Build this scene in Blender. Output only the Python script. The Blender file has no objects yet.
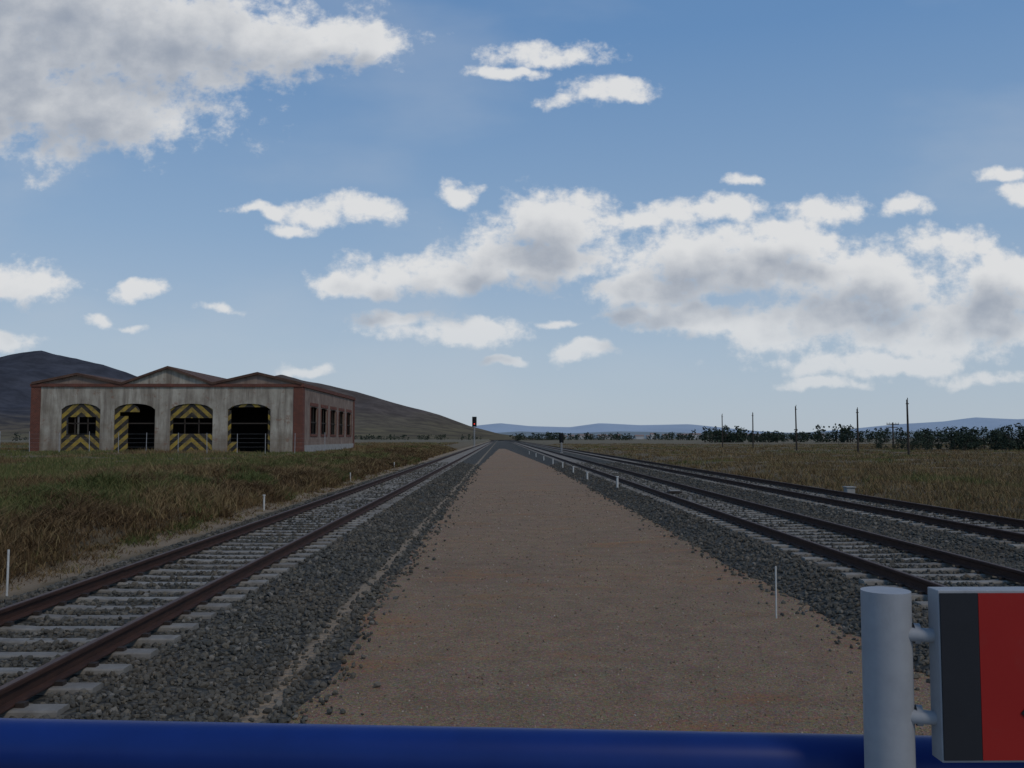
import bpy, bmesh, math, random
import numpy as np
from mathutils import Vector, Matrix
random.seed(7); rng=np.random.default_rng(7)
sc=bpy.context.scene
sc.view_settings.view_transform='Standard'; sc.view_settings.look='None'; sc.view_settings.exposure=0

# ------------------------------------------------------------ helpers
def link(o,parent=None):
    sc.collection.objects.link(o)
    if parent: o.parent=parent
    return o
def empty(name):
    e=bpy.data.objects.new(name,None); e.empty_display_size=.3
    return link(e)
def mesh_np(name,V,F,mat,parent=None,smooth=False,attr=None):
    V=np.asarray(V,dtype=np.float32).reshape(-1,3); F=np.asarray(F,dtype=np.int32)
    n=F.shape[1]; me=bpy.data.meshes.new(name)
    me.vertices.add(len(V)); me.vertices.foreach_set('co',V.ravel())
    me.loops.add(F.size); me.loops.foreach_set('vertex_index',F.ravel())
    me.polygons.add(len(F)); me.polygons.foreach_set('loop_start',np.arange(0,F.size,n,dtype=np.int32))
    me.polygons.foreach_set('loop_total',np.full(len(F),n,dtype=np.int32))
    me.polygons.foreach_set('use_smooth',np.full(len(F),smooth))
    me.update(calc_edges=True); me.validate()
    if attr is not None:
        a=me.attributes.new('tint','FLOAT','POINT'); a.data.foreach_set('value',np.asarray(attr,dtype=np.float32))
    me.materials.append(mat)
    return link(bpy.data.objects.new(name,me),parent)
def from_bm(name,bm,mat,parent=None,smooth=False):
    bmesh.ops.recalc_face_normals(bm,faces=bm.faces)
    me=bpy.data.meshes.new(name); bm.to_mesh(me); bm.free()
    for p in me.polygons: p.use_smooth=smooth
    me.materials.append(mat)
    return link(bpy.data.objects.new(name,me),parent)
def bm_box(bm,x0,x1,y0,y1,z0,z1):
    vs=[bm.verts.new(p) for p in [(x0,y0,z0),(x1,y0,z0),(x1,y1,z0),(x0,y1,z0),(x0,y0,z1),(x1,y0,z1),(x1,y1,z1),(x0,y1,z1)]]
    fs=[bm.faces.new([vs[i] for i in f]) for f in [(3,2,1,0),(4,5,6,7),(0,1,5,4),(1,2,6,5),(2,3,7,6),(3,0,4,7)]]
    return vs,fs
def box(name,x0,x1,y0,y1,z0,z1,mat,parent=None,bevel=0):
    bm=bmesh.new(); bm_box(bm,x0,x1,y0,y1,z0,z1)
    if bevel: bmesh.ops.bevel(bm,geom=list(bm.edges),offset=bevel,segments=3,affect='EDGES',profile=.5)
    return from_bm(name,bm,mat,parent)
def bm_cyl(bm,p0,p1,r0,r1=None,n=12,cap=True):
    if r1 is None: r1=r0
    p0=Vector(p0);p1=Vector(p1); d=(p1-p0).normalized()
    a=d.orthogonal().normalized(); b=d.cross(a)
    A=[];B=[]
    for i in range(n):
        t=2*math.pi*i/n; o=a*math.cos(t)+b*math.sin(t)
        A.append(bm.verts.new(p0+o*r0)); B.append(bm.verts.new(p1+o*r1))
    for i in range(n):
        bm.faces.new([A[i],A[(i+1)%n],B[(i+1)%n],B[i]])
    if cap: bm.faces.new(A[::-1]); bm.faces.new(B)
def cyl(name,p0,p1,r0,mat,parent=None,r1=None,n=24,bevel=0):
    bm=bmesh.new(); bm_cyl(bm,p0,p1,r0,r1,n)
    if bevel:
        es=[e for e in bm.edges if any(len(f.verts)>4 for f in e.link_faces)]
        bmesh.ops.bevel(bm,geom=es,offset=bevel,segments=4,affect='EDGES',profile=.5)
    o=from_bm(name,bm,mat,parent,smooth=True)
    m=o.modifiers.new('e','EDGE_SPLIT'); m.split_angle=math.radians(40)
    return o
def prism(bm,poly,t0,t1,axis='y'):
    def P(a,z,t): return (a,t,z) if axis=='y' else (t,a,z)
    A=[bm.verts.new(P(a,z,t0)) for a,z in poly]; B=[bm.verts.new(P(a,z,t1)) for a,z in poly]
    n=len(poly)
    for i in range(n): bm.faces.new([A[i],A[(i+1)%n],B[(i+1)%n],B[i]])
    bm.faces.new(A[::-1]); bm.faces.new(B)
def vn(x,y,s=0.):
    x=np.asarray(x,float);y=np.asarray(y,float)
    xi=np.floor(x);yi=np.floor(y);fx=x-xi;fy=y-yi
    def h(a,b):
        q=np.sin(a*127.1+b*311.7+s*74.7)*43758.5453; return q-np.floor(q)
    u=fx*fx*(3-2*fx);v=fy*fy*(3-2*fy)
    return (h(xi,yi)*(1-u)+h(xi+1,yi)*u)*(1-v)+(h(xi,yi+1)*(1-u)+h(xi+1,yi+1)*u)*v
def fbm(x,y,s=0.,o=4):
    r=0;a=.5
    for i in range(o): r=r+a*vn(x,y,s+i); x=x*2.03+1.7;y=y*2.03+.9;a*=.5
    return r/(1-.5**o)

# ------------------------------------------------------------ material helpers
class NT:
    def __init__(s,name):
        s.m=bpy.data.materials.new(name); s.m.use_nodes=True; s.t=s.m.node_tree; s.n=s.t.nodes
        s.b=s.n['Principled BSDF']; s.b.inputs['Specular IOR Level'].default_value=.25
        s.tc=s.n.new('ShaderNodeTexCoord').outputs['Object']
    def l(s,a,b): s.t.links.new(a,b)
    def noise(s,scale,detail=6,rough=.6,sc3=None,vec=None):
        v=vec or s.tc
        if sc3:
            m=s.n.new('ShaderNodeMapping'); m.inputs['Scale'].default_value=sc3; s.l(v,m.inputs[0]); v=m.outputs[0]
        k=s.n.new('ShaderNodeTexNoise'); k.inputs['Scale'].default_value=scale;k.inputs['Detail'].default_value=detail;k.inputs['Roughness'].default_value=rough
        s.l(v,k.inputs['Vector']); return k.outputs['Fac']
    def vor(s,scale,out='Distance',feat='F1'):
        k=s.n.new('ShaderNodeTexVoronoi'); k.inputs['Scale'].default_value=scale; k.feature=feat; s.l(s.tc,k.inputs['Vector']); return k.outputs[out]
    def ramp(s,fac,stops):
        k=s.n.new('ShaderNodeValToRGB'); e=k.color_ramp.elements
        while len(e)<len(stops): e.new(.5)
        for i,(p,c) in enumerate(stops):
            e[i].position=p; e[i].color=(c if len(c)==4 else (*c,1)) if hasattr(c,'__len__') else (c,c,c,1)
        s.l(fac,k.inputs[0]); return k.outputs[0]
    def mix(s,fac,a,b,mode='MIX'):
        k=s.n.new('ShaderNodeMix'); k.data_type='RGBA'; k.blend_type=mode
        for v,i in ((fac,0),(a,6),(b,7)):
            if hasattr(v,'is_linked'): s.l(v,k.inputs[i])
            else: k.inputs[i].default_value=v if i==0 else (*v,1)
        return k.outputs[2]
    def math(s,op,a,b=0.,c=0.,clamp=False):
        k=s.n.new('ShaderNodeMath'); k.operation=op; k.use_clamp=clamp
        for i,v in enumerate((a,b,c)):
            if hasattr(v,'is_linked'): s.l(v,k.inputs[i])
            else: k.inputs[i].default_value=v
        return k.outputs[0]
    def xyz(s):
        k=s.n.new('ShaderNodeSeparateXYZ'); s.l(s.tc,k.inputs[0]); return k.outputs
    def col(s,c):
        if hasattr(c,'is_linked'): s.l(c,s.b.inputs['Base Color'])
        else: s.b.inputs['Base Color'].default_value=(*c,1)
    def rough(s,v): s.b.inputs['Roughness'].default_value=v
    def bump(s,h,st=.5,d=.02):
        k=s.n.new('ShaderNodeBump'); k.inputs['Strength'].default_value=st;k.inputs['Distance'].default_value=d
        s.l(h,k.inputs['Height']); s.l(k.outputs[0],s.b.inputs['Normal'])
def simple(name,c,rough=.6,var=.25,scale=8,bump=0,metal=0):
    t=NT(name); f=t.noise(scale)
    t.col(t.ramp(f,[(.3,tuple(x*(1-var) for x in c)),(.7,tuple(min(1,x*(1+var)) for x in c))])); t.rough(rough)
    t.b.inputs['Metallic'].default_value=metal
    if bump: t.bump(f,bump,.01)
    return t.m

t=NT('sandy_gravel')
big=t.noise(.35,4,.6); mid=t.noise(2.2,5,.65); fine=t.noise(38,5,.8); vc=t.vor(45,'Color')
c=t.ramp(big,[(.3,(.28,.175,.10)),(.5,(.345,.222,.13)),(.68,(.385,.235,.12))])
c=t.mix(.5,c,t.ramp(mid,[(.3,(.19,.122,.072)),(.55,(.335,.22,.13)),(.75,(.45,.30,.18))]))
c=t.mix(t.ramp(fine,[(.38,0),(.62,1)]),t.mix(.65,c,(.09,.062,.04)),c)
spk=t.math('GREATER_THAN',t.noise(70,2,.5),.64); c=t.mix(t.math('MULTIPLY',spk,.5),c,(.50,.41,.30))
org=t.noise(1.1,4,.5,sc3=(.5,1.3,1)); c=t.mix(t.ramp(org,[(.58,0),(.72,.6)]),c,(.38,.175,.065))
c=t.mix(t.ramp(t.noise(.9,5,.6,sc3=(.6,1.6,1)),[(.54,0),(.74,.5)]),c,(.16,.11,.075))
c=t.mix(.3,c,vc,'SOFT_LIGHT')
t.col(c); t.rough(.95); t.bump(t.math('ADD',fine,t.vor(60)),1,.014); M_path=t.m
t=NT('ballast_bed'); X=t.xyz()
vc=t.n.new('ShaderNodeTexVoronoi'); vc.inputs['Scale'].default_value=15; t.l(t.tc,vc.inputs['Vector'])
g=t.ramp(vc.outputs['Color'],[(0,(.040,.039,.033)),(.5,(.082,.079,.066)),(1,(.14,.13,.108))])
g=t.mix(t.ramp(t.noise(.5,4),[(.35,0),(.75,.5)]),g,(.10,.082,.056))
g=t.mix(t.ramp(vc.outputs['Distance'],[(.3,0),(.75,.8)]),g,(.02,.02,.018))
sd_=t.math('ABSOLUTE',t.math('ADD',t.math('ADD',X['X'],2.02),t.math('MULTIPLY',t.math('SUBTRACT',t.noise(1.5,4),.5),.2)))
g=t.mix(t.ramp(sd_,[(.05,.8),(.13,0)]),g,(.28,.21,.14))
t.col(g); t.rough(.95); t.bump(t.math('SUBTRACT',1,vc.outputs['Distance']),1,.04); M_bed=t.m
t=NT('ballast_stone')
geo=t.n.new('ShaderNodeNewGeometry')
g=t.ramp(geo.outputs['Random Per Island'],[(0,(.034,.032,.026)),(.35,(.066,.063,.051)),(.7,(.102,.096,.079)),(.9,(.135,.113,.078)),(1,(.22,.20,.17))])
g=t.mix(.25,g,t.ramp(t.noise(30,3),[(.3,(.035,.034,.03)),(.7,(.16,.153,.132))]))
g=t.mix(t.ramp(t.noise(.45,3,.6),[(.42,0),(.72,.45)]),g,(.12,.09,.06))
t.col(g); t.rough(.9); M_stone=t.m
t=NT('path_pebble')
geo=t.n.new('ShaderNodeNewGeometry')
t.col(t.ramp(geo.outputs['Random Per Island'],[(0,(.11,.08,.055)),(.5,(.28,.195,.13)),(.85,(.37,.265,.175)),(1,(.44,.37,.30))])); t.rough(.95); M_peb=t.m
t=NT('sleeper_concrete')
geo=t.n.new('ShaderNodeNewGeometry')
c=t.ramp(t.noise(5,6,.7),[(.3,(.16,.145,.125)),(.7,(.33,.31,.27))])
c=t.mix(t.math('MULTIPLY',geo.outputs['Random Per Island'],.6),c,(.125,.108,.09))
t.col(c); t.rough(.9); t.bump(t.noise(40),.4,.005); M_slp=t.m
t=NT('rusty_rail')
c=t.ramp(t.noise(12,5,.7,sc3=(1,.3,1)),[(.3,(.026,.013,.010)),(.7,(.062,.028,.018))]); t.col(c); t.rough(.8); M_rail=t.m
t=NT('rail_head_worn')
c=t.ramp(t.noise(6,4,.7,sc3=(3,.2,1)),[(.3,(.065,.036,.028)),(.7,(.12,.075,.058))]); t.col(c); t.rough(.6); t.b.inputs['Metallic'].default_value=.2; M_head=t.m
M_clip=simple('clip_steel',(.04,.03,.025),.6)
t=NT('dry_ground')
X=t.xyz()
c=t.ramp(t.noise(.12,6,.6),[(.32,(.085,.072,.038)),(.5,(.14,.105,.06)),(.66,(.20,.15,.09))])
c=t.mix(.5,c,t.ramp(t.noise(1.5,7,.7),[(.3,(.055,.045,.024)),(.7,(.20,.15,.095))]))
far=t.ramp(t.noise(.012,5,.6,sc3=(.35,1,1)),[(.35,(.10,.092,.052)),(.5,(.17,.135,.085)),(.65,(.12,.11,.065))])
fm=t.n.new('ShaderNodeMapRange'); fm.inputs[1].default_value=100; fm.inputs[2].default_value=500; t.l(X['Y'],fm.inputs[0])
c=t.mix(fm.outputs[0],c,far)
d1=t.math('ABSOLUTE',t.math('ADD',t.math('ADD',X['X'],7.95),t.math('MULTIPLY',t.math('SUBTRACT',t.noise(.8,4),.5),.8)))
dm=t.ramp(d1,[(.2,1),(.5,0)])
c=t.mix(dm,c,(.25,.19,.125))
t.col(c); t.rough(1); t.bump(t.noise(6,8,.7),.8,.1); M_ground=t.m
t=NT('grass_blades')
a=t.n.new('ShaderNodeAttribute'); a.attribute_name='tint'
c=t.ramp(a.outputs['Fac'],[(0,(.055,.036,.022)),(.25,(.135,.087,.045)),(.45,(.24,.172,.088)),(.6,(.17,.148,.062)),(.8,(.088,.108,.038)),(1,(.05,.068,.024))])
t.col(c); t.rough(1); t.b.inputs['Specular IOR Level'].default_value=.05; M_grass=t.m
t=NT('distant_foliage')
geo=t.n.new('ShaderNodeNewGeometry')
t.col(t.ramp(geo.outputs['Random Per Island'],[(0,(.020,.030,.023)),(.6,(.038,.052,.036)),(1,(.065,.08,.052))])); t.rough(1);t.b.inputs['Specular IOR Level'].default_value=.05; M_fol=t.m
M_bark=simple('bark',(.06,.05,.04),.95)
M_white=simple('white_paint',(.55,.54,.50),.6,.15,20)
M_blue=simple('blue_paint',(.006,.026,.15),.42,.15,5)
t=NT('grey_powder_coat'); c=t.ramp(t.noise(30,3),[(.3,(.26,.27,.285)),(.7,(.30,.31,.325))]); c=t.mix(t.ramp(t.noise(9,7,.75,sc3=(1,1,.35)),[(.55,0),(.75,.5)]),c,(.17,.165,.16)); t.col(c); t.rough(.55); M_grey=t.m
t=NT('red_enamel'); c=t.ramp(t.noise(3,3),[(.3,(.25,.009,.007)),(.7,(.30,.014,.010))]); c=t.mix(t.ramp(t.noise(14,7,.75),[(.55,0),(.8,.35)]),c,(.20,.05,.04)); t.col(c); t.rough(.55); M_red=t.m
M_dark=simple('dark_enamel',(.017,.018,.022),.55,.12,9)
M_dark2=simple('very_dark_print',(.012,.01,.012),.5,.05,3)
M_wood=simple('weathered_pole',(.05,.04,.032),.9)
M_steel=simple('galvanised',(.3,.3,.3),.5)
M_blk=simple('black_signal',(.012,.012,.012),.6)
M_conc=simple('platform_concrete',(.3,.29,.27),.9,.2,3,.4)

# ------------------------------------------------------------ terrain heights
def ground_z(x,y):
    x=np.asarray(x,float);y=np.asarray(y,float)
    z=np.interp(x,[-14,-11.2,-9.0,-8.3,-7.6,-6.5,14,15.2,18.5,30],[.47,.36,-.12,-.50,-.55,-.75,-.75,-.72,-.25,-.2])
    m=((x<-8.6)|(x>15.2))
    z=z+m*((fbm(x*.35,y*.35,3)-.5)*.35+(fbm(x*.05,y*.05,9)-.5)*.3)
    return z
BX=[-7.9,-6.35,-3.05,-1.45,4.0,5.0,8.1,8.9,9.6,12.85,14.7]
BZ=[-.78,-.22,-.22,-.49,-.49,-.22,-.22,-.30,-.22,-.22,-.85]
def bed_z(x,y):
    x=np.asarray(x,float);y=np.asarray(y,float)
    return np.interp(x,BX,BZ)+(fbm(x*1.3,y*1.3,5)-.5)*.07
def path_z(x,y): return -.43+(fbm(np.asarray(x)*.5,np.asarray(y)*.5,8)-.5)*.06

def grid(name,xs,ys,zf,mat,smooth=True):
    XX,YY=np.meshgrid(xs,ys); V=np.stack([XX,YY,zf(XX,YY)],-1).reshape(-1,3)
    nx=len(xs);ny=len(ys); i=np.arange(nx-1)[None,:]+np.arange(ny-1)[:,None]*nx; i=i.ravel()
    return mesh_np(name,V,np.stack([i,i+1,i+1+nx,i+nx],-1),mat,None,smooth)
def geo_steps(a,b,s,g):
    out=[a]
    while out[-1]<b: out.append(out[-1]+s); s*=g
    return out
xs=[-x for x in geo_steps(16,9000,1,1.12)][::-1]+list(np.arange(-15.5,22,.5))+geo_steps(22,9000,1,1.12)
ys=list(np.arange(-40,80,.8))+geo_steps(80,14000,1,1.07)
grid('ground',np.array(xs),np.array(ys),ground_z,M_ground)
ys=list(np.arange(-30,50,.35))+geo_steps(50,1500,.5,1.05)
grid('ballast_bed',np.arange(-7.9,14.71,.2),np.array(ys),bed_z,M_bed)
ys=np.array(list(np.arange(-30,60,.5))+geo_steps(60,190,1,1.03)); ys=np.clip(ys,None,195)
lx=np.interp(ys,[0,50,195],[-2.1,-1.9,-.2]); rx=np.interp(ys,[0,60,195],[4.7,4.4,1.0])
s=np.linspace(0,1,28)
XX=lx[:,None]+(rx-lx)[:,None]*s[None,:]; YY=np.repeat(ys[:,None],28,1)
XX[:,0]+=(rng.random(len(ys))-.5)*.2
ZZ=path_z(XX,YY)
V=np.stack([XX,YY,ZZ],-1).reshape(-1,3); i=(np.arange(27)[None,:]+np.arange(len(ys)-1)[:,None]*28).ravel()
mesh_np('gravel_path',V,np.stack([i,i+1,i+29,i+28],-1),M_path,None,True)

# ------------------------------------------------------------ tracks
def track(xc,length):
    e=empty('railway_track')
    N=int(min(length,420)/.6)+34
    st=[(-1.3,-.17,.10,.15),(-.95,-.17,.10,.15),(-.45,-.195,.085,.14),(.45,-.195,.085,.14),(.95,-.17,.10,.15),(1.3,-.17,.10,.15)]
    tv=[]
    for x,z,a,b in st: tv+=[(x,-b,-.42),(x,-a,z-.012),(x,-a+.015,z),(x,a-.015,z),(x,a,z-.012),(x,b,-.42)]
    tf=[]
    for k in range(5):
        for j in range(5): o=k*6; tf.append((o+j,o+6+j,o+7+j,o+1+j))
    tf+=[(0,1,2,5),(2,3,4,5),(30,35,32,31),(32,35,34,33)]
    tv=np.array(tv);tf=np.array(tf)
    yy=-20+np.arange(N)*.6
    V=tv[None]+np.stack([xc+(rng.random(N)-.5)*.03,yy+(rng.random(N)-.5)*.04,np.zeros(N)],-1)[:,None,:]
    F=tf[None]+(np.arange(N)*36)[:,None,None]
    mesh_np('sleepers',V,F.reshape(-1,4),M_slp,e)
    g=1.668/2+.036
    for k,sx in enumerate((-g,g)):
        pr=[(-.07,-.16),(.07,-.16),(.07,-.148),(.012,-.128),(.009,-.05),(.036,-.038),(.036,-.008),(.030,-.0015),(-.030,-.0015),(-.036,-.008),(-.036,-.038),(-.009,-.05),(-.012,-.128),(-.07,-.148)]
        bm=bmesh.new(); prism(bm,[(xc+sx+a,z) for a,z in pr],-22,length)
        from_bm('rail_%d'%(k+1),bm,M_rail,e)
        box('rail_head_%d'%(k+1),xc+sx-.027,xc+sx+.027,-22,length,-.004,.001,M_head,e)
    bm=bmesh.new()
    for y in yy[(yy>3)&(yy<45)]:
        for sx in (-g,g):
            for d in (-.11,.11):
                bm_box(bm,xc+sx+d-.035,xc+sx+d+.035,y-.035,y+.035,-.171,-.135)
    from_bm('rail_clips',bm,M_clip,e)
    return e
TR=[-4.65,6.55,11.2]
for x in TR: track(x,1500)

# ------------------------------------------------------------ stones
phi=(1+5**.5)/2
IV=np.array([(-1,phi,0),(1,phi,0),(-1,-phi,0),(1,-phi,0),(0,-1,phi),(0,1,phi),(0,-1,-phi),(0,1,-phi),(phi,0,-1),(phi,0,1),(-phi,0,-1),(-phi,0,1)])/math.sqrt(1+phi*phi)
IF=np.array([(0,11,5),(0,5,1),(0,1,7),(0,7,10),(0,10,11),(1,5,9),(5,11,4),(11,10,2),(10,7,6),(7,1,8),(3,9,4),(3,4,2),(3,2,6),(3,6,8),(3,8,9),(4,9,5),(2,4,11),(6,2,10),(8,6,7),(9,8,1)])
OV=np.array([(1,0,0),(-1,0,0),(0,1,0),(0,-1,0),(0,0,1),(0,0,-1)],float)
OF=np.array([(0,2,4),(2,1,4),(1,3,4),(3,0,4),(2,0,5),(1,2,5),(3,1,5),(0,3,5)])
def stones(name,P,r,mat,BV=IV,BF=IF):
    n=len(P); nv=len(BV)
    v=BV[None]*(1+(rng.random((n,nv,1))-.5)*.55)
    v=v*(r[:,None,None])*(1+(rng.random((n,1,3))-.5)*.8)
    q=rng.normal(size=(n,4)); q/=np.linalg.norm(q,axis=1)[:,None]; w,x,y,z=q.T
    R=np.stack([1-2*(y*y+z*z),2*(x*y-z*w),2*(x*z+y*w),2*(x*y+z*w),1-2*(x*x+z*z),2*(y*z-x*w),2*(x*z-y*w),2*(y*z+x*w),1-2*(x*x+y*y)],-1).reshape(n,3,3)
    v=np.einsum('nij,nkj->nki',R,v)+P[:,None,:]
    F=BF[None]+(np.arange(n)*nv)[:,None,None]
    mesh_np(name,v,F.reshape(-1,3),mat)
def sample_y(n,a,b,p):
    u=rng.random(n); return ((a**(1-p))+u*(b**(1-p)-a**(1-p)))**(1/(1-p))
n=150000
y=sample_y(n,5,75,1.35); x=rng.uniform(-7.7,14.5,n)
k=(x<.66*y+1.5)&(x>-.66*y-1.5)
z=bed_z(x,y)
inpath=(x>-1.8)&(x<4.25)
edge=np.minimum(x+1.8,4.25-x)
k&=~(inpath&(rng.random(n)>np.exp(-np.clip(edge,0,9)*7)*.8))
k&=~((np.abs(x+2.02+(fbm(y*.7,y*0,4)-.5)*.12)<.07)&(rng.random(n)<.75))
for xc in TR:
    a=np.abs(x-xc); ph=np.abs(((y+20)/.6+.5)%1-.5)*.6
    k&=~((a<1.34)&(ph<.115)&(rng.random(n)>.08)); k&=~(np.abs(a-.87)<.10)
zz=np.where(inpath,np.maximum(z,-.43),z)
r=.020*(y/7)**.35*rng.uniform(.55,1.5,n)
P=np.stack([x,y,zz+r*.45],-1)
ka=k&(y<22); kb=k&(y>=22)
stones('ballast_stones',P[ka],r[ka],M_stone); stones('ballast_stones',P[kb],r[kb]*1.15,M_stone,OV,OF)
n=9000
y=sample_y(n,5,40,1.6); x=rng.uniform(-1.8,4.3,n); r=.006*(y/7)**.6*rng.uniform(.5,1.8,n)
stones('path_pebbles',np.stack([x,y,path_z(x,y)+r*.3],-1),r,M_peb,OV,OF)

# ------------------------------------------------------------ grass
def grass(name,x,y,nb,h,w,spread,tint,lean=.5,simple_=False):
    n=len(x); z=ground_z(x,y)-.02
    N=n*nb; rep=lambda a:np.repeat(a,nb)
    bx=rep(x)+rng.normal(size=N)*rep(spread); by=rep(y)+rng.normal(size=N)*rep(spread)
    hh=rep(h)*rng.uniform(.45,1.15,N); ww=rep(w)*rng.uniform(.6,1.4,N)
    an=rng.random(N)*2*math.pi; dx=np.cos(an)*ww/2; dy=np.sin(an)*ww/2
    la=rng.normal(size=(N,2))*lean*hh[:,None]*.5
    bz=rep(z)
    b=np.stack([bx,by,bz],-1); d=np.stack([dx,dy,0*dx],-1)
    m=b+np.stack([la[:,0]*.35,la[:,1]*.35,hh*.6],-1); tp=b+np.stack([la[:,0],la[:,1],hh],-1)
    tt=np.clip(rep(tint)+rng.normal(size=N)*.07,0,1)
    if simple_:
        V=np.stack([b-d*1.2,b+d*1.2,tp],1); F=np.arange(N*3).reshape(-1,3); nvv=3
    else:
        V=np.stack([b-d,b+d,m+d*.7,tp,m-d*.7],1); nvv=5
        i=np.arange(N)*5
        F=np.concatenate([np.stack([i,i+1,i+2],-1),np.stack([i,i+2,i+4],-1),np.stack([i+4,i+2,i+3],-1)])
    mesh_np(name,V,F,M_grass,None,False,np.repeat(tt,nvv))
n=8500; y=sample_y(n,10,170,1.15); x=-8.45-rng.random(n)**1.2*6.5
k=(x>-.68*y-2); x=x[k];y=y[k]
cl=fbm(x*.5,y*.3,21); kk=cl>.24; x=x[kk];y=y[kk];cl=cl[kk];n=len(x)
grn=fbm(x*.3,y*.14,30)
grass('dry_grass_bank',x,y,24,(.11+.45*(cl-.22))*rng.uniform(.5,1.3,n)*1.15,.009+.0006*y,.16+0*x,np.where((grn>.57)&(x<-10),.70,np.clip(.20+.5*(cl-.3)+rng.normal(size=n)*.11,0,.5)),1.2)
n=3400; y=sample_y(n,11,110,1.1); x=-8.3-rng.random(n)**1.3*4.2
cl=fbm(x*.8+9,y*.45,51); kk=(cl>.40)&(x>-.66*y-1.5); x=x[kk];y=y[kk];cl=cl[kk];n=len(x)
grass('dry_scrub',x,y,46,(.14+.75*(cl-.38))*rng.uniform(.6,1.3,n),.008+.0005*y,.17+0*x,np.where(fbm(x*.35,y*.25,61)>.63,.76,np.clip(.22+rng.normal(size=n)*.12,0,.5)),1.8)
n=700; y=sample_y(n,12,90,1.2); x=-8.5+rng.random(n)**2*.75
grass('verge_tufts',x,y,22,rng.uniform(.05,.16,n),.007+.0005*y,.10+0*x,rng.uniform(.15,.65,n),1.8)
n=17000; y=sample_y(n,14,260,1.05); x=-12-rng.random(n)*(np.clip(.66*y-10,2,None))
grn=fbm(x*.10,y*.07,31); tint=np.where((grn>.50),.58+.24*rng.random(n),.18+.33*rng.random(n))
k=~((x<-19)&(x>-48.5)&(y>89)&(y<123))
grass('field_grass',x[k],y[k],14,(rng.uniform(.08,.32,n)*(1+.5*(grn<.45))*(.5+fbm(x*.4,y*.25,77)))[k],(.010+.0006*y)[k],.19+.002*y[k],tint[k],.9,True)
n=15000; y=sample_y(n,18,300,1.05); x=14.9+rng.random(n)**1.15*(np.clip(.64*y-10,2,None))
grn=fbm(x*.09,y*.05,33); tint=np.where(grn>.62,.56+.2*rng.random(n),.22+.32*rng.random(n))
grass('dry_grass_field',x,y,14,rng.uniform(.10,.40,n)*(.5+.9*fbm(x*.3,y*.2,71)),.010+.0006*y,.18+.002*y,tint,.9,True)

# ------------------------------------------------------------ hills
def hill(name,D,W,prof,mat,rough=.06,z0=0.):
    px=np.array([p[0] for p in prof],float); pz=np.array([p[1] for p in prof],float)
    u=np.linspace(px[0],px[-1],220); H=np.interp(u,px,pz)
    s=np.linspace(0,1.5,44)
    U,S=np.meshgrid(u,s)
    Y=D-W+S*W; XX=U*D
    prof_s=np.where(S<1,S**1.5*(1-.12*np.sin(S*math.pi)),np.cos((S-1)*math.pi)**2)
    Hn=np.tile(H,(44,1))
    nz=(fbm(XX/W*9,Y/W*9,D,5)-.5)
    Z=Hn*prof_s*(1+nz*rough*6*(1-np.exp(-((S-1)/.12)**2)*.85))+z0-3*(Hn<2)
    V=np.stack([XX,Y,Z],-1).reshape(-1,3); i=(np.arange(219)[None,:]+np.arange(43)[:,None]*220).ravel()
    return mesh_np(name,V,np.stack([i,i+1,i+221,i+220],-1),mat,None,True)
def T(pts,D): return [((a-500)/887,max(0,(438-b)/887*D)) for a,b in pts]
def hillmat(name,lo,hi,h0,h1,sc):
    t=NT(name); X=t.xyz(); m=t.n.new('ShaderNodeMapRange'); m.inputs[1].default_value=h0;m.inputs[2].default_value=h1
    nz=t.noise(sc,8,.65); t.l(t.math('ADD',X['Z'],t.math('MULTIPLY',t.math('SUBTRACT',nz,.5),h1*1.2)),m.inputs[0])
    c=t.mix(m.outputs[0],lo,hi); c=t.mix(t.ramp(t.noise(sc*3,8,.7),[(.38,0),(.6,.75)]),c,tuple(v*.5 for v in hi)); t.col(c); t.rough(1); t.b.inputs['Specular IOR Level'].default_value=0; return t.m
MA=hillmat('hill_hazed_scrub',(.18,.145,.10),(.075,.078,.092),22,60,.006)  # scrub over brown fields; blue-grey of the upper slopes is painted-in distance haze
MB=hillmat('hill_brown_scrub',(.17,.145,.09),(.13,.108,.095),8,55,.008)
hill('hill',2500,1500,T([(-500,430),(-300,400),(-150,380),(-60,365),(0,357),(20,352),(40,350),(60,354),(100,362),(140,378),(180,390),(230,405),(300,428),(350,440)],2500),MA,.10)
hill('hill',1700,900,T([(120,440),(170,415),(210,395),(235,386),(262,377),(280,374),(300,379),(330,385),(355,391),(400,403),(440,414),(470,425),(500,433),(540,440)],1700),MB,.09)
M_mt=simple('far_mountain_hazed',(.36,.43,.50),1,.10,.0008)  # pale blue is atmospheric haze put into the base colour
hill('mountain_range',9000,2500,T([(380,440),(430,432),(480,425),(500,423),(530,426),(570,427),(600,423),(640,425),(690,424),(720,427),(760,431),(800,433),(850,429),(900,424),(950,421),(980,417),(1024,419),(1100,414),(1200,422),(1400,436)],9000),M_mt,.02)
M_mt2=simple('near_ridge_hazed',(.19,.225,.235),1,.2,.003)  # blue-grey tint paints aerial haze onto the ridge
hill('low_ridge',4200,1500,T([(420,440),(470,434),(520,431),(570,433),(620,431),(680,432),(740,434),(800,432),(900,431),(1000,430),(1100,428),(1300,438)],4200),M_mt2,.02)

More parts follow.
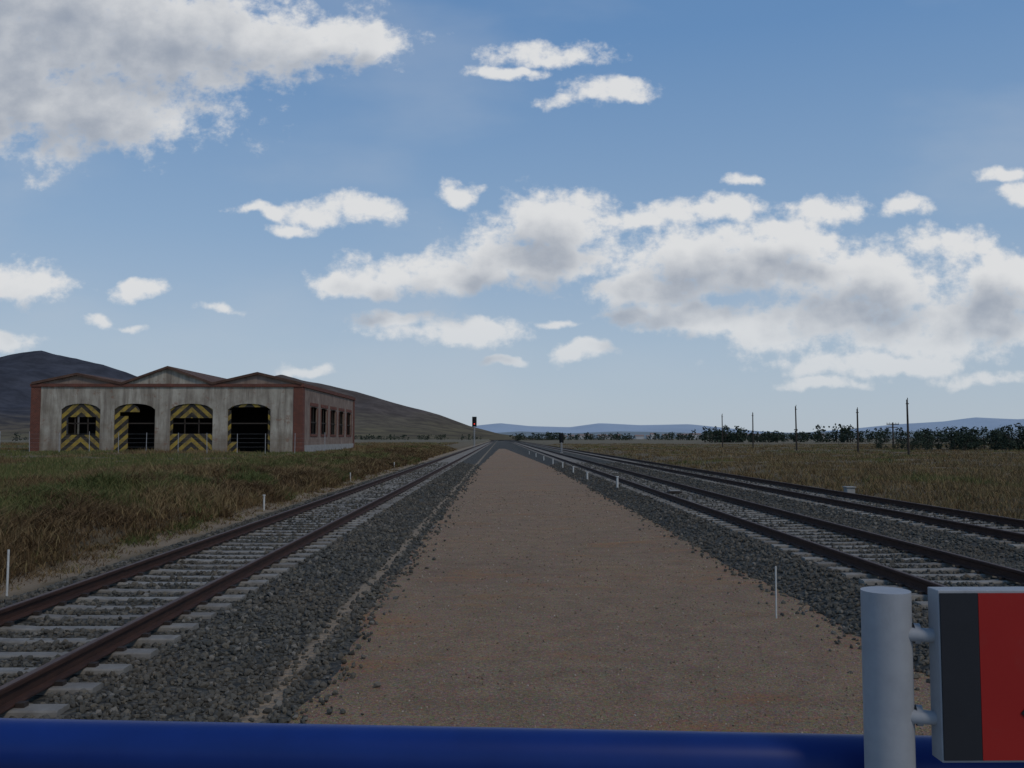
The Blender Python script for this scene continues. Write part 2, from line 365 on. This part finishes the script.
# ------------------------------------------------------------ distant trees
def tree_mass(name,items,leaf,nl):
    e=empty(name); bm=bmesh.new(); LV=[]
    for (x,y,h) in items:
        gz=float(ground_z(x,y)); bm_cyl(bm,(x,y,gz-.2),(x+random.uniform(-.3,.3),y,gz+h*.6),h*.035,h*.012,6,False)
        for a in range(3):
            an=random.random()*6.28; bm_cyl(bm,(x,y,gz+h*(.25+.1*a)),(x+math.cos(an)*h*.25,y+math.sin(an)*h*.25,gz+h*(.5+.1*a)),h*.014,h*.005,4,False)
        lobes=[(x+random.gauss(0,h*.30),y+random.gauss(0,h*.25),gz+h*random.uniform(.1,.8),h*random.uniform(.15,.27)) for _ in range(10)]
        lobes.append((x,y,gz+h*.85,h*.14))
        L=np.array(lobes)[rng.integers(0,len(lobes),nl)]
        d=rng.normal(size=(nl,3)); d/=np.linalg.norm(d,axis=1)[:,None]
        c=L[:,:3]+d*L[:,3:4]*rng.uniform(.5,1.08,(nl,1))
        A=rng.normal(size=(nl,3));A/=np.linalg.norm(A,axis=1)[:,None];B=np.cross(A,rng.normal(size=(nl,3)));B/=np.linalg.norm(B,axis=1)[:,None]
        sz=leaf*h*rng.uniform(.5,1.2,(nl,1))
        LV.append(np.stack([c-A*sz-B*sz,c+A*sz-B*sz*.6,c+A*sz*.7+B*sz,c-A*sz*.6+B*sz*.8],1))
    from_bm('trunks',bm,M_bark,e)
    V=np.concatenate(LV).reshape(-1,3); mesh_np('foliage',V,np.arange(len(V)).reshape(-1,4),M_fol,e)
it=[]
for cx,hh,nn in ((75,3.0,5),(79,4.3,8),(84,3.2,7),(89,4.8,10),(95,3.6,8),(101,5.0,9),(108,4.4,9),(116,5.2,9),(125,4.6,9),(135,5.2,8)):
    for i in range(nn): it.append((cx+random.gauss(0,2.0),random.uniform(146,164),hh*random.uniform(.55,1.05)))
it+=[(random.uniform(66,74),random.uniform(150,165),random.uniform(1.2,2.2)) for i in range(6)]
tree_mass('distant_tree_row',it,.036,420)
it=[]
for i in range(85):
    cx,hh=random.choice(((102,8),(108,8.5),(116,5.5),(128,6),(150,8),(158,9),(172,8),(190,8),(205,8),(220,8))); it.append((cx+random.gauss(0,3.5),random.uniform(390,440),hh*random.uniform(.5,1)))
tree_mass('distant_tree_row',it,.055,150)
it=[(random.uniform(15,300),random.uniform(800,900),random.uniform(3,8)) for i in range(170)]
it+=[(random.uniform(-130,-15),random.uniform(600,700),random.uniform(2,4.5)) for i in range(40)]
it+=[(random.uniform(-260,-140),random.uniform(400,520),random.uniform(2,4)) for i in range(16)]
tree_mass('distant_tree_row',it,.08,70)

M_twn=simple('town_walls',(.42,.42,.42),.9,.2,.05); M_twr=simple('town_roofs',(.25,.18,.15),.9)
e=empty('distant_town'); bm=bmesh.new(); br=bmesh.new()
for i in range(26):
    x=random.uniform(120,560); y=random.uniform(1500,1900); w=random.uniform(8,20); h=random.uniform(5,9)
    bm_box(bm,x,x+w,y,y+12,-1,h); prism(br,[(y-.5,h+.01),(y+12.5,h+.01),(y+6,h+2.6)],x-.5,x+w+.5,'x')
from_bm('walls',bm,M_twn,e); from_bm('roofs',br,M_twr,e)

# ------------------------------------------------------------ engine shed
t=NT('dirty_plaster'); X=t.xyz()
c=t.ramp(t.noise(.5,7,.65),[(.3,(.25,.215,.165)),(.5,(.38,.345,.28)),(.7,(.49,.45,.37))])
c=t.mix(t.ramp(t.noise(1,6,.7,sc3=(1.6,1.6,.18)),[(.42,0),(.62,.7)]),c,(.14,.11,.085))
c=t.mix(t.ramp(t.math('ADD',t.math('MULTIPLY',X['Z'],.12),t.noise(.8,5,.7)),[(.45,.8),(.85,0)]),c,(.19,.145,.10))
c=t.mix(t.ramp(t.noise(.9,8,.75),[(.56,0),(.62,.8)]),c,(.23,.14,.095))
t.col(c); t.rough(.95); t.bump(t.noise(3,8,.7),.4,.05); M_pl=t.m
t=NT('old_brick'); br=t.n.new('ShaderNodeTexBrick'); br.inputs['Scale'].default_value=2.2; br.inputs['Color1'].default_value=(.18,.055,.035,1);br.inputs['Color2'].default_value=(.12,.038,.026,1);br.inputs['Mortar'].default_value=(.18,.13,.10,1)
mp=t.n.new('ShaderNodeMapping'); mp.inputs['Rotation'].default_value=(math.radians(90),0,0); t.l(t.tc,mp.inputs[0]); t.l(mp.outputs[0],br.inputs['Vector'])
t.col(t.mix(t.ramp(t.noise(1.2,6,.7),[(.4,0),(.75,.7)]),br.outputs[0],(.08,.042,.033))); t.rough(.95); M_br=t.m
t=NT('pink_render'); c=t.ramp(t.noise(.6,7,.65),[(.3,(.16,.11,.085)),(.6,(.26,.195,.155)),(.75,(.36,.30,.25))]); c=t.mix(t.ramp(t.noise(1,6,.7,sc3=(1.6,1.6,.18)),[(.5,0),(.7,.6)]),c,(.10,.07,.06)); t.col(c); t.rough(.95); M_pk=t.m
t=NT('roof_tiles'); c=t.ramp(t.noise(.7,7,.7),[(.3,(.09,.05,.038)),(.6,(.17,.10,.072)),(.8,(.23,.15,.11))]); w=t.n.new('ShaderNodeTexWave'); w.inputs['Scale'].default_value=1.2; w.bands_direction='Y'; t.l(t.tc,w.inputs[0]); t.col(t.mix(.3,c,w.outputs[0],'MULTIPLY')); t.rough(.95); t.bump(w.outputs['Fac'],.6,.08); M_rf=t.m
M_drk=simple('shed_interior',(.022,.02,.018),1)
def chevron(name,xc):
    t=NT(name); X=t.xyz(); a=t.math('ABSOLUTE',t.math('SUBTRACT',X['X'],xc))
    f=t.math('FRACT',t.math('MULTIPLY',t.math('SUBTRACT',X['Z'],t.math('MULTIPLY',a,-.9)),1.0))
    m=t.math('GREATER_THAN',f,.5)
    c=t.mix(m,(.028,.026,.022),(.36,.25,.045)); c=t.mix(t.ramp(t.noise(1.6,7,.7),[(.42,0),(.68,.85)]),c,(.08,.065,.05)); t.col(c); t.rough(.85); return t.m
shed=empty('abandoned_engine_shed')
G=.25; TOP=7.05; Y0=90.; Y1=122.; XL=-47.2; XR=-20.0; TH=.5
def wall_with_openings(name,axis,a0,a1,t0,t1,ops,mat,top=TOP,nseg=10):
    bm=bmesh.new(); cur=a0
    for (b0,b1,zb,zs,rise) in ops:
        prism(bm,[(cur,G-.6),(b0,G-.6),(b0,top),(cur,top)],t0,t1,axis)
        if zb>G: prism(bm,[(b0,G-.6),(b1,G-.6),(b1,zb),(b0,zb)],t0,t1,axis)
        mid=(b0+b1)/2;hw=(b1-b0)/2
        az=lambda a: zs+rise*math.sqrt(max(0,1-((a-mid)/hw)**2*.96))-rise*.2
        for i in range(nseg):
            p=b0+(b1-b0)*i/nseg;q=b0+(b1-b0)*(i+1)/nseg
            prism(bm,[(p,az(p)),(q,az(q)),(q,top),(p,top)],t0,t1,axis)
        cur=b1
    prism(bm,[(cur,G-.6),(a1,G-.6),(a1,top),(cur,top)],t0,t1,axis)
    return from_bm(name,bm,mat,shed)
doors=[(-44.2,-40.3),(-38.9,-34.8),(-33.3,-29.0),(-27.5,-23.2)]
wall_with_openings('front_wall','y',XL+.9,XR-.9,Y0,Y0+TH,[(a,b,G-.6,4.75,.75) for a,b in doors],M_pl)
wins=[(Y0+4.0+i*5.5,Y0+7.4+i*5.5,2.3,5.1,.12) for i in range(5)]
wall_with_openings('side_wall_east','x',Y0+.9,Y1-.9,XR-.16,XR,wins,M_pk)
wall_with_openings('side_wall_west','x',Y0+.9,Y1-.9,XL,XL+.16,wins,M_pk)
wall_with_openings('back_wall','y',XL+.9,XR-.9,Y1-TH,Y1,[],M_pl)
bm=bmesh.new()
for (x0,x1) in ((XL-.06,XL+.9),(XR-.9,XR+.06)):
    for (y0,y1) in ((Y0-.06,Y0+.9),(Y1-.9,Y1+.06)): bm_box(bm,x0,x1,y0,y1,G-.6,TOP)
bm_box(bm,XL-.15,XR+.15,Y0-.15,Y0+.6,TOP+.003,TOP+.3)
bm_box(bm,XR-.6,XR+.15,Y0+.603,Y1+.15,TOP+.003,TOP+.3)
bm_box(bm,XL-.15,XL+.6,Y0+.603,Y1+.15,TOP+.003,TOP+.3)
for (b0,b1,zb,zs,r) in wins:
    bm_box(bm,XR+.003,XR+.06,b0-.25,b1+.25,zs+r+.05,zs+r+.4)
    bm_box(bm,XR+.003,XR+.06,b0-.15,b1+.15,zb-.25,zb-.003)
    bm_box(bm,XR+.003,XR+.05,b0-.28,b0-.003,zb,zs); bm_box(bm,XR+.003,XR+.05,b1+.003,b1+.28,zb,zs)
from_bm('brick_quoins_and_cornice',bm,M_br,shed)
box('plinth',XR+.003,XR+.09,Y0+.95,Y1-.95,G-.6,G+.9,M_conc,shed)
bays=[(-42.7,8.3,4.5,M_pk),(-33.6,9.0,4.55,M_pl),(-24.55,8.4,4.5,M_pk)]
bt=bmesh.new();bc=bmesh.new()
for j,(xc,za,hw,gm) in enumerate(bays):
    bg=bmesh.new()
    prism(bg,[(xc-hw,TOP+.303),(xc+hw,TOP+.303),(xc,za)],Y0+.05,Y0+.4)
    from_bm('gable_wall_%d'%(j+1),bg,gm,shed)
    for sgn in (-1,1):
        e0=(xc+sgn*(hw-.003),TOP+.32); e1=(xc,za+.02)
        pts=[e0,e1,(e1[0],e1[1]+.14),(e0[0],e0[1]+.14)]
        prism(bt,pts,Y0-.2,Y1+.2) 
        prism(bc,[(e0[0],e0[1]-.10),(e1[0],e1[1]-.10),(e1[0],e1[1]-.02),(e0[0],e0[1]-.02)],Y0-.26,Y0+.04)
from_bm('tiled_roofs',bt,M_rf,shed); from_bm('gable_brick_trim',bc,M_rf,shed)
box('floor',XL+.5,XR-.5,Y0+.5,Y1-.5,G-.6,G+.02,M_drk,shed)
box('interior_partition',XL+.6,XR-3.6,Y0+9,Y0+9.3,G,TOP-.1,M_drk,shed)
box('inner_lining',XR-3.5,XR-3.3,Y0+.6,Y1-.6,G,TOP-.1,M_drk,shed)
def leaf(bm,x0,x1,z0,z1): bm_box(bm,x0,x1,Y0+.12,Y0+.2,z0,z1)
def arch_leaf(bm,a,b,z0,z1,yo=.12):
    n=10; mid=(a+b)/2;hw=(b-a)/2
    f=lambda x:4.75+.75*math.sqrt(max(0,1-((x-mid)/hw)**2*.96))-.15-.01
    for i in range(n):
        p=a+(b-a)*i/n;q=a+(b-a)*(i+1)/n
        prism(bm,[(p,z0),(q,z0),(q,f(q)),(p,f(p))],Y0+yo,Y0+yo+.08)
for i,(a,b) in enumerate(doors):
    bm=bmesh.new(); a2=a+.01;b2=b-.01
    if i==0:
        arch_leaf(bm,a2,b2,4.0,0); leaf(bm,a2,a2+.45,2.2,3.997); leaf(bm,b2-.45,b2,2.2,3.997); leaf(bm,a2,b2,G,2.197)
    elif i==1:
        arch_leaf(bm,a2,b2-1.6,4.5,0); leaf(bm,a2,a2+1.35,G,4.1);leaf(bm,a2,a2+.5,4.1,4.497)
    elif i==2:
        arch_leaf(bm,a2,b2,3.9,0); leaf(bm,a2,b2,G,2.3); leaf(bm,a2,a2+.25,2.303,3.897)
    else:
        arch_leaf(bm,a2,b2,5.0,0); leaf(bm,a2,a2+.3,G+.1,4.697); leaf(bm,b2-.25,b2,G+.3,4.697); leaf(bm,a2+.3,a2+1.0,G,1.5)
    from_bm('door_leaf_%d'%(i+1),bm,chevron('hazard_paint_%d'%i,(a+b)/2),shed)
    bm=bmesh.new()
    if i in(0,2):
        for q in (.33,.66): bm_box(bm,a+(b-a)*q-.05,a+(b-a)*q+.05,Y0+.25,Y0+.32,2,4.2)
    bm_box(bm,a2+.02,b2-.02,Y0+.25,Y0+.33,3.3,3.42)
    from_bm('door_bars_%d'%(i+1),bm,M_wood,shed)
bm=bmesh.new()
for (b0,b1,zb,zs,r) in wins:
    bm_box(bm,XR-.12,XR-.06,(b0+b1)/2-.05,(b0+b1)/2+.05,zb,zs+.05); bm_box(bm,XR-.12,XR-.065,b0,b1,3.5,3.6)
from_bm('window_bars',bm,M_wood,shed)

f=empty('wire_fence'); bp=bmesh.new(); bw=bmesh.new()
for i in range(18):
    x=-62+i*2.7+random.uniform(-.1,.1); y=82+random.uniform(-.2,.2); g=float(ground_z(x,y)); bm_cyl(bp,(x,y,g-.3),(x+random.uniform(-.06,.06),y,g+1.9),.035,.03,6)
for z in (.7,1.1,1.5,1.9): bm_box(bw,-62,-15.9,81.98,81.988,z+.35,z+.357)
from_bm('posts',bp,M_steel,f); from_bm('wires',bw,M_steel,f)

# ------------------------------------------------------------ marker posts
def marker(x,y,h,r=.022,cap=True,zf=None):
    e=empty('white_marker_post'); g=float((zf or path_z)(x,y))
    cyl('shaft',(x,y,g-.15),(x+random.uniform(-.01,.01),y,g+h),r,M_white,e,n=12)
    if cap: cyl('cap',(x,y,g+h-.02),(x,y,g+h+.02),r*1.5,M_white,e,n=12,bevel=.004)
    return e
marker(3.55,11.5,.66,.010,False)
marker(-7.3,13.4,.80,.016,False,bed_z); marker(-7.9,30,.5,.03,True,ground_z); marker(-8.2,49,.5,.03,False,ground_z); marker(-8.3,70,.5,.035,False,ground_z)
marker(4.95,37.5,.50,.045,True,bed_z)
for yy in (47,56,65,76,90,107,128): marker(4.62-.006*max(0,yy-60),yy,.42,.045,True,bed_z)
e=empty('trackside_cabinet'); g=-.45
box('body',14.75,15.1,37.7,38.1,g-.3,g+.22,M_conc,e,.02); box('lid',14.71,15.14,37.66,38.14,g+.223,g+.27,M_conc,e,.01)
e=empty('track_balise'); box('plate',6.3,6.8,33.2,33.6,-.168,-.1,M_clip,e,.01); box('housing',6.35,6.75,33.25,33.55,-.097,-.06,M_conc,e,.01)

# ------------------------------------------------------------ signals
def emis(name,c,s):
    m=bpy.data.materials.new(name); m.use_nodes=True; b=m.node_tree.nodes['Principled BSDF']; b.inputs['Base Color'].default_value=(*c,1); b.inputs['Emission Color'].default_value=(*c,1); b.inputs['Emission Strength'].default_value=s; return m
M_rl=emis('red_lamp_glass',(1,.05,.03),.8)
def signal(x,y,g,top,s,lit=True):
    e=empty('railway_signal')
    cyl('mast',(x,y,g-.4),(x,y,top-.9*s),.08*s,M_steel,e,n=12)
    box('head',x-.3*s,x+.3*s,y-.12*s,y+.1*s,top-1.6*s,top,M_blk,e,.05*s)
    box('backboard',x-.42*s,x+.42*s,y+.1*s+.003,y+.14*s,top-1.75*s,top+.1*s,M_blk,e,.02*s)
    for i in range(3):
        z=top-.35*s-.45*s*i
        cyl('hood_%d'%i,(x,y-.3*s,z),(x,y-.12*s,z),.15*s,M_blk,e,n=16)
        cyl('lens_%d'%i,(x,y-.31*s,z),(x,y-.3*s-.001,z),.11*s,M_rl if (i==2 and lit) else M_dark,e,n=16)
    box('base',x-.3*s,x+.3*s,y-.3*s,y+.3*s,g-.5,g+.15,M_conc,e,.03)
    bm=bmesh.new()
    for k in range(10):
        z=g+.5+k*.35*s
        if z<top-1.8*s: bm_box(bm,x-.2*s,x+.2*s,y+.16*s,y+.19*s,z,z+.03)
    for q in (-.2,.2): bm_box(bm,x+q*s-.02,x+q*s+.02,y+.195*s,y+.23*s,g,top-1.7*s)
    from_bm('ladder',bm,M_steel,e)
signal(-6.2,215,-.3,6.9,1.3)
signal(8.87,128,-.35,2.5,.75,False)

def pole(x,y,top,r=.12):
    e=empty('utility_pole'); g=float(ground_z(x,y))
    cyl('shaft',(x,y,g-.4),(x+random.uniform(-.08,.08),y,top),r*1.2,M_wood,e,r1=r*.8,n=10)
    cyl('insulator',(x+.03,y,top),(x+.03,y,top+.22),.05,M_wood,e,n=8)
    box('bracket',x-.18,x+.18,y-.04,y+.04,top-.55,top-.45,M_wood,e)
pole(49.0,106,6.5); pole(49.4,122,5.9); pole(49.6,148,7.2); pole(50,175,6.8); pole(50.5,201,7.2)
e=empty('utility_pole'); x=89;y=200
cyl('shaft',(x,y,-.6),(x,y,5.4),.2,M_wood,e,r1=.15,n=10)
box('crossarm_upper',x-1.4,x+1.4,y-.1,y+.1,4.9,5.1,M_wood,e); box('crossarm_lower',x-1.1,x+1.1,y-.1,y+.1,4.2,4.36,M_wood,e)
bm=bmesh.new()
for q in (-1.3,-.7,.7,1.3): bm_cyl(bm,(x+q,y,5.1),(x+q,y,5.4),.07,.05,8)
from_bm('insulators',bm,M_white,e)

# ------------------------------------------------------------ platform end, railing, sign
PZ=.38
e=empty('station_platform'); box('slab',-4.2+1.9,4.2,-12,2.0,PZ-.2,PZ,M_conc,e,.015); box('retaining_wall',-2.2,4.1,-12,1.9,-.7,PZ-.203,M_conc,e)
r=empty('blue_railing')
def rp(x,z): return (x,1.50-.07*(x-.0),z)
cyl('top_rail',rp(-2.2,1.366),rp(4.0,1.362),.045,M_blue,r,n=40)
cyl('middle_rail',rp(-2.2,.9),rp(4.0,.9),.025,M_blue,r,n=24)
for i,x in enumerate((-2.1,-.9,1.5,2.8,3.9)): cyl('upright_%d'%(i+1),rp(x,PZ),rp(x,1.33),.03,M_blue,r,n=24)
s=empty('station_sign'); px_,py_=.581,1.345
cyl('post',(px_,py_,PZ),(px_,py_,1.661),.0355,M_grey,s,n=48,bevel=.005)
sx0,sx1=.636,1.18; yb,yf=1.328,1.296; z0,z1=1.424,1.669
for i,z in enumerate((1.600,1.481)): 
    cyl('bracket_%d'%(i+1),(px_,1.33,z),(sx0+.01,1.315,z),.010,M_grey,s,n=20); cyl('collar_%d'%(i+1),(px_+.034,1.33,z),(px_+.042,1.328,z),.015,M_grey,s,n=20)
box('panel_case',sx0,sx1,yf,yb,z0,z1,M_grey,s,.0015)
box('dark_band',sx0+.002,sx0+.057,yf-.0025,yf-.0003,z0+.004,z1-.004,M_dark,s)
box('red_field',sx0+.0575,sx1-.002,yf-.0027,yf-.0003,z0+.004,z1-.004,M_red,s)
bm=bmesh.new()
for cx in (.772,.84,.905,.97):
    prism(bm,[(cx-.022,1.495),(cx,1.473),(cx+.022,1.495),(cx,1.517)],yf-.0045,yf-.003)
from_bm('printed_marks',bm,M_dark2,s)
cyl('post_2',(1.24,py_,PZ),(1.24,py_,1.661),.0355,M_grey,s,n=48,bevel=.005)
cyl('bracket_3',(1.17,1.32,1.600),(1.24,1.33,1.600),.010,M_grey,s,n=20)

# ------------------------------------------------------------ sun & sky
SUN_EL=48; SUN_AZ=140
el=math.radians(SUN_EL); az=math.radians(SUN_AZ)
sd=Vector((math.sin(az)*math.cos(el),math.cos(az)*math.cos(el),math.sin(el)))
L=bpy.data.lights.new('sun','SUN'); L.energy=1.1; L.angle=math.radians(10); L.color=(1,.90,.76)
so=bpy.data.objects.new('sun',L); link(so); so.rotation_euler=(-sd).to_track_quat('-Z','Y').to_euler()

w=bpy.data.worlds.new('World'); sc.world=w; w.use_nodes=True; nt=w.node_tree; N=nt.nodes
SS=.1
sky=N.new('ShaderNodeTexSky'); sky.sky_type='NISHITA'; sky.sun_disc=False; sky.sun_elevation=el; sky.sun_rotation=az
sky.air_density=1.0; sky.dust_density=.6; sky.ozone_density=2.0
tc=N.new('ShaderNodeTexCoord')
def lk(a,b): nt.links.new(a,b)
def m(op,a,b=0.,c=0.,clamp=False,tree=None):
    n_=(tree or nt); k=n_.nodes.new('ShaderNodeMath'); k.operation=op; k.use_clamp=clamp
    for i,v in enumerate((a,b,c)):
        if hasattr(v,'is_linked'): n_.links.new(v,k.inputs[i])
        else: k.inputs[i].default_value=v
    return k.outputs[0]
def vm(op,a,b=None,c=None,tree=None,out=0):
    n_=(tree or nt); k=n_.nodes.new('ShaderNodeVectorMath'); k.operation=op
    for i,v in enumerate((a,b,c)):
        if v is None: continue
        if hasattr(v,'is_linked'): n_.links.new(v,k.inputs[i])
        else: k.inputs[i].default_value=v
    return k.outputs[out]
sep=N.new('ShaderNodeSeparateXYZ'); lk(tc.outputs['Generated'],sep.inputs[0])
ys_=m('MAXIMUM',sep.outputs['Y'],.03)
elev=m('DIVIDE',sep.outputs['Z'],ys_)
comb=N.new('ShaderNodeCombineXYZ'); lk(m('DIVIDE',sep.outputs['X'],ys_),comb.inputs[0]); lk(elev,comb.inputs[1])
P0=comb.outputs[0]
blobs=[(40,35,255,105,0),(-30,95,150,80,0),(190,50,175,52,0),(330,50,98,24,.1),(105,118,118,44,.0),
(550,62,64,14,.3),(510,80,38,7,.45),(605,97,52,14,.25),(555,108,28,8,.45),
(350,217,58,17,.15),(265,217,32,7,.4),(462,200,17,15,.3),(300,235,30,7,.4),
(552,228,60,36,0),(575,213,36,24,0),(530,262,84,28,0),(440,275,98,20,0),(360,288,52,12,.05),(640,225,50,12,.3),
(725,262,112,36,0),(650,290,64,18,.0),(705,215,74,14,.25),(820,215,52,15,.3),(745,184,22,8,.35),(860,283,108,32,.0),(935,245,54,16,.35),(995,290,66,32,.0),(790,245,70,22,.1),
(690,320,74,18,.05),(800,325,115,26,.15),(900,340,105,22,.2),(970,322,85,28,.15),
(400,322,38,10,.15),(455,335,74,15,.05),(580,352,33,11,.15),(550,325,40,6,.45),(505,363,24,5,.4),
(20,288,56,22,.1),(143,291,29,9,.15),(108,325,12,8,.35),(225,313,28,6,.35),(10,344,46,10,.25),(135,330,22,5,.5),(300,372,34,6,.5),
(1000,180,38,10,.3),(1020,198,34,11,.3),(985,382,64,8,.45),(820,383,66,7,.45),(900,210,30,11,.5),(870,365,130,13,.35)]
bigs=[b for b in blobs if b[4]<=.12 and b[2]>=50]
def dgroup(name,bl,cheap):
    gt=bpy.data.node_groups.new(name,'ShaderNodeTree')
    gt.interface.new_socket('P',in_out='INPUT',socket_type='NodeSocketVector'); gt.interface.new_socket('D',in_out='OUTPUT',socket_type='NodeSocketFloat')
    gi=gt.nodes.new('NodeGroupInput'); go=gt.nodes.new('NodeGroupOutput'); P=gi.outputs[0]
    def gn(scale,detail,rough,vec,out='Fac'):
        k=gt.nodes.new('ShaderNodeTexNoise'); k.noise_dimensions='2D'; k.inputs['Scale'].default_value=scale;k.inputs['Detail'].default_value=detail;k.inputs['Roughness'].default_value=rough; gt.links.new(vec,k.inputs['Vector']); return k.outputs[out]
    w1=vm('SUBTRACT',gn(12,3,.55,P,'Color'),(.5,.5,.5),tree=gt)
    PW=vm('MULTIPLY_ADD',w1,(.06,.035,0),P,tree=gt)
    acc=None
    for (bx,by,a,b,th) in bl:
        k_=1.012+.00008*abs(by-438)
        cx=(bx-500)/887*k_; cy=(438-by)/887*k_; sx=887/(a*1.3); sy=887/(b*1.35)
        q=vm('MULTIPLY_ADD',PW,(sx,sy,0),(-cx*sx,-cy*sy,th*.8),tree=gt)
        ln=vm('LENGTH',q,tree=gt,out='Value')
        acc=ln if acc is None else m('SMOOTH_MIN',acc,ln,.25,tree=gt)
    base=m('MAXIMUM',m('MULTIPLY_ADD',acc,-1.9,1.75,tree=gt),-2.5,tree=gt)
    base=m('MINIMUM',base,1.15,tree=gt)
    PS=vm('MULTIPLY',P,(1,1.3,1),tree=gt)
    d=m('MULTIPLY_ADD',m('SUBTRACT',gn(17,2 if cheap else 5,.5 if cheap else .6,PS),.5,tree=gt),1.2 if cheap else 2.1,base,tree=gt)
    if not cheap: d=m('MULTIPLY_ADD',m('SUBTRACT',gn(52,6,.62,PS),.5,tree=gt),1.3,d,tree=gt)
    gt.links.new(d,go.inputs[0]); return gt
def dens(gt,vec):
    k=N.new('ShaderNodeGroup'); k.node_tree=gt; lk(vec,k.inputs[0]); return k.outputs[0]
def sst(v,a,b):
    k=N.new('ShaderNodeMapRange'); k.interpolation_type='SMOOTHSTEP'; k.inputs[1].default_value=a;k.inputs[2].default_value=b; lk(v,k.inputs[0]); return k.outputs[0]
def mixc(f,a,b,mode='MIX'):
    k=N.new('ShaderNodeMix'); k.data_type='RGBA'; k.blend_type=mode
    for v,i in ((f,0),(a,6),(b,7)):
        if hasattr(v,'is_linked'): lk(v,k.inputs[i])
        else: k.inputs[i].default_value=v if i==0 else (*v,1)
    return k.outputs[2]
D1=dens(dgroup('cloud_density',blobs,False),P0); D2=dens(dgroup('cloud_self_shadow',bigs,True),vm('ADD',P0,(.012,.034,0)))
alpha=m('MULTIPLY',sst(D1,-.05,.95),.96)
alpha=m('MULTIPLY',alpha,sst(sep.outputs['Y'],.1,.3))
shade=sst(m('ADD',m('MULTIPLY',D2,.8),m('MULTIPLY',D1,.28)),.2,1.75)
rk=N.new('ShaderNodeValToRGB'); e_=rk.color_ramp.elements
zr=sep.outputs['Z']
cols=[(0,(4.3,5.0,5.8)),(.10,(3.65,4.65,5.85)),(.22,(2.5,3.8,5.6)),(.42,(1.3,2.65,4.95)),(1,(.6,1.5,3.6))]
while len(e_)<len(cols): e_.new(.5)
for i,(p,c) in enumerate(cols): e_[i].position=p; e_[i].color=(*c,1)
lk(zr,rk.inputs[0])
skc=mixc(.88,sky.outputs[0],rk.outputs[0])
cc=mixc(shade,(7.3,7.35,7.4),(3.1,3.5,4.2))
cc=mixc(m('MULTIPLY_ADD',sst(elev,0,.2),.4,.6),skc,cc)
hv=N.new('ShaderNodeTexNoise'); hv.noise_dimensions='2D'; hv.inputs['Scale'].default_value=2.2; hv.inputs['Detail'].default_value=5; lk(vm('MULTIPLY',P0,(1,2.6,1)),hv.inputs['Vector'])
skv=mixc(m('MULTIPLY',sst(hv.outputs['Fac'],.45,.75),.2),skc,(5.2,5.6,6.1))
bgA=N['Background']; bgA.inputs['Strength'].default_value=SS; lk(skc,bgA.inputs['Color'])
bgB=N.new('ShaderNodeBackground'); bgB.inputs['Strength'].default_value=SS; lk(mixc(alpha,skv,cc),bgB.inputs['Color'])
mx=N.new('ShaderNodeMixShader'); lk(m('MULTIPLY',m('GREATER_THAN',sep.outputs['Y'],.1),m('GREATER_THAN',sep.outputs['Z'],0.)),mx.inputs[0]); lk(bgA.outputs[0],mx.inputs[1]); lk(bgB.outputs[0],mx.inputs[2])
lk(mx.outputs[0],N['World Output'].inputs['Surface'])
w.cycles.sampling_method='NONE'

# ------------------------------------------------------------ camera
cd=bpy.data.cameras.new('camera'); cd.sensor_width=36; cd.lens=887/1024*36; cd.clip_start=.05; cd.clip_end=40000
co=bpy.data.objects.new('camera',cd); link(co); co.location=(0,0,1.89); co.rotation_euler=(math.radians(90+3.48),0,math.radians(-.775))
sc.camera=co
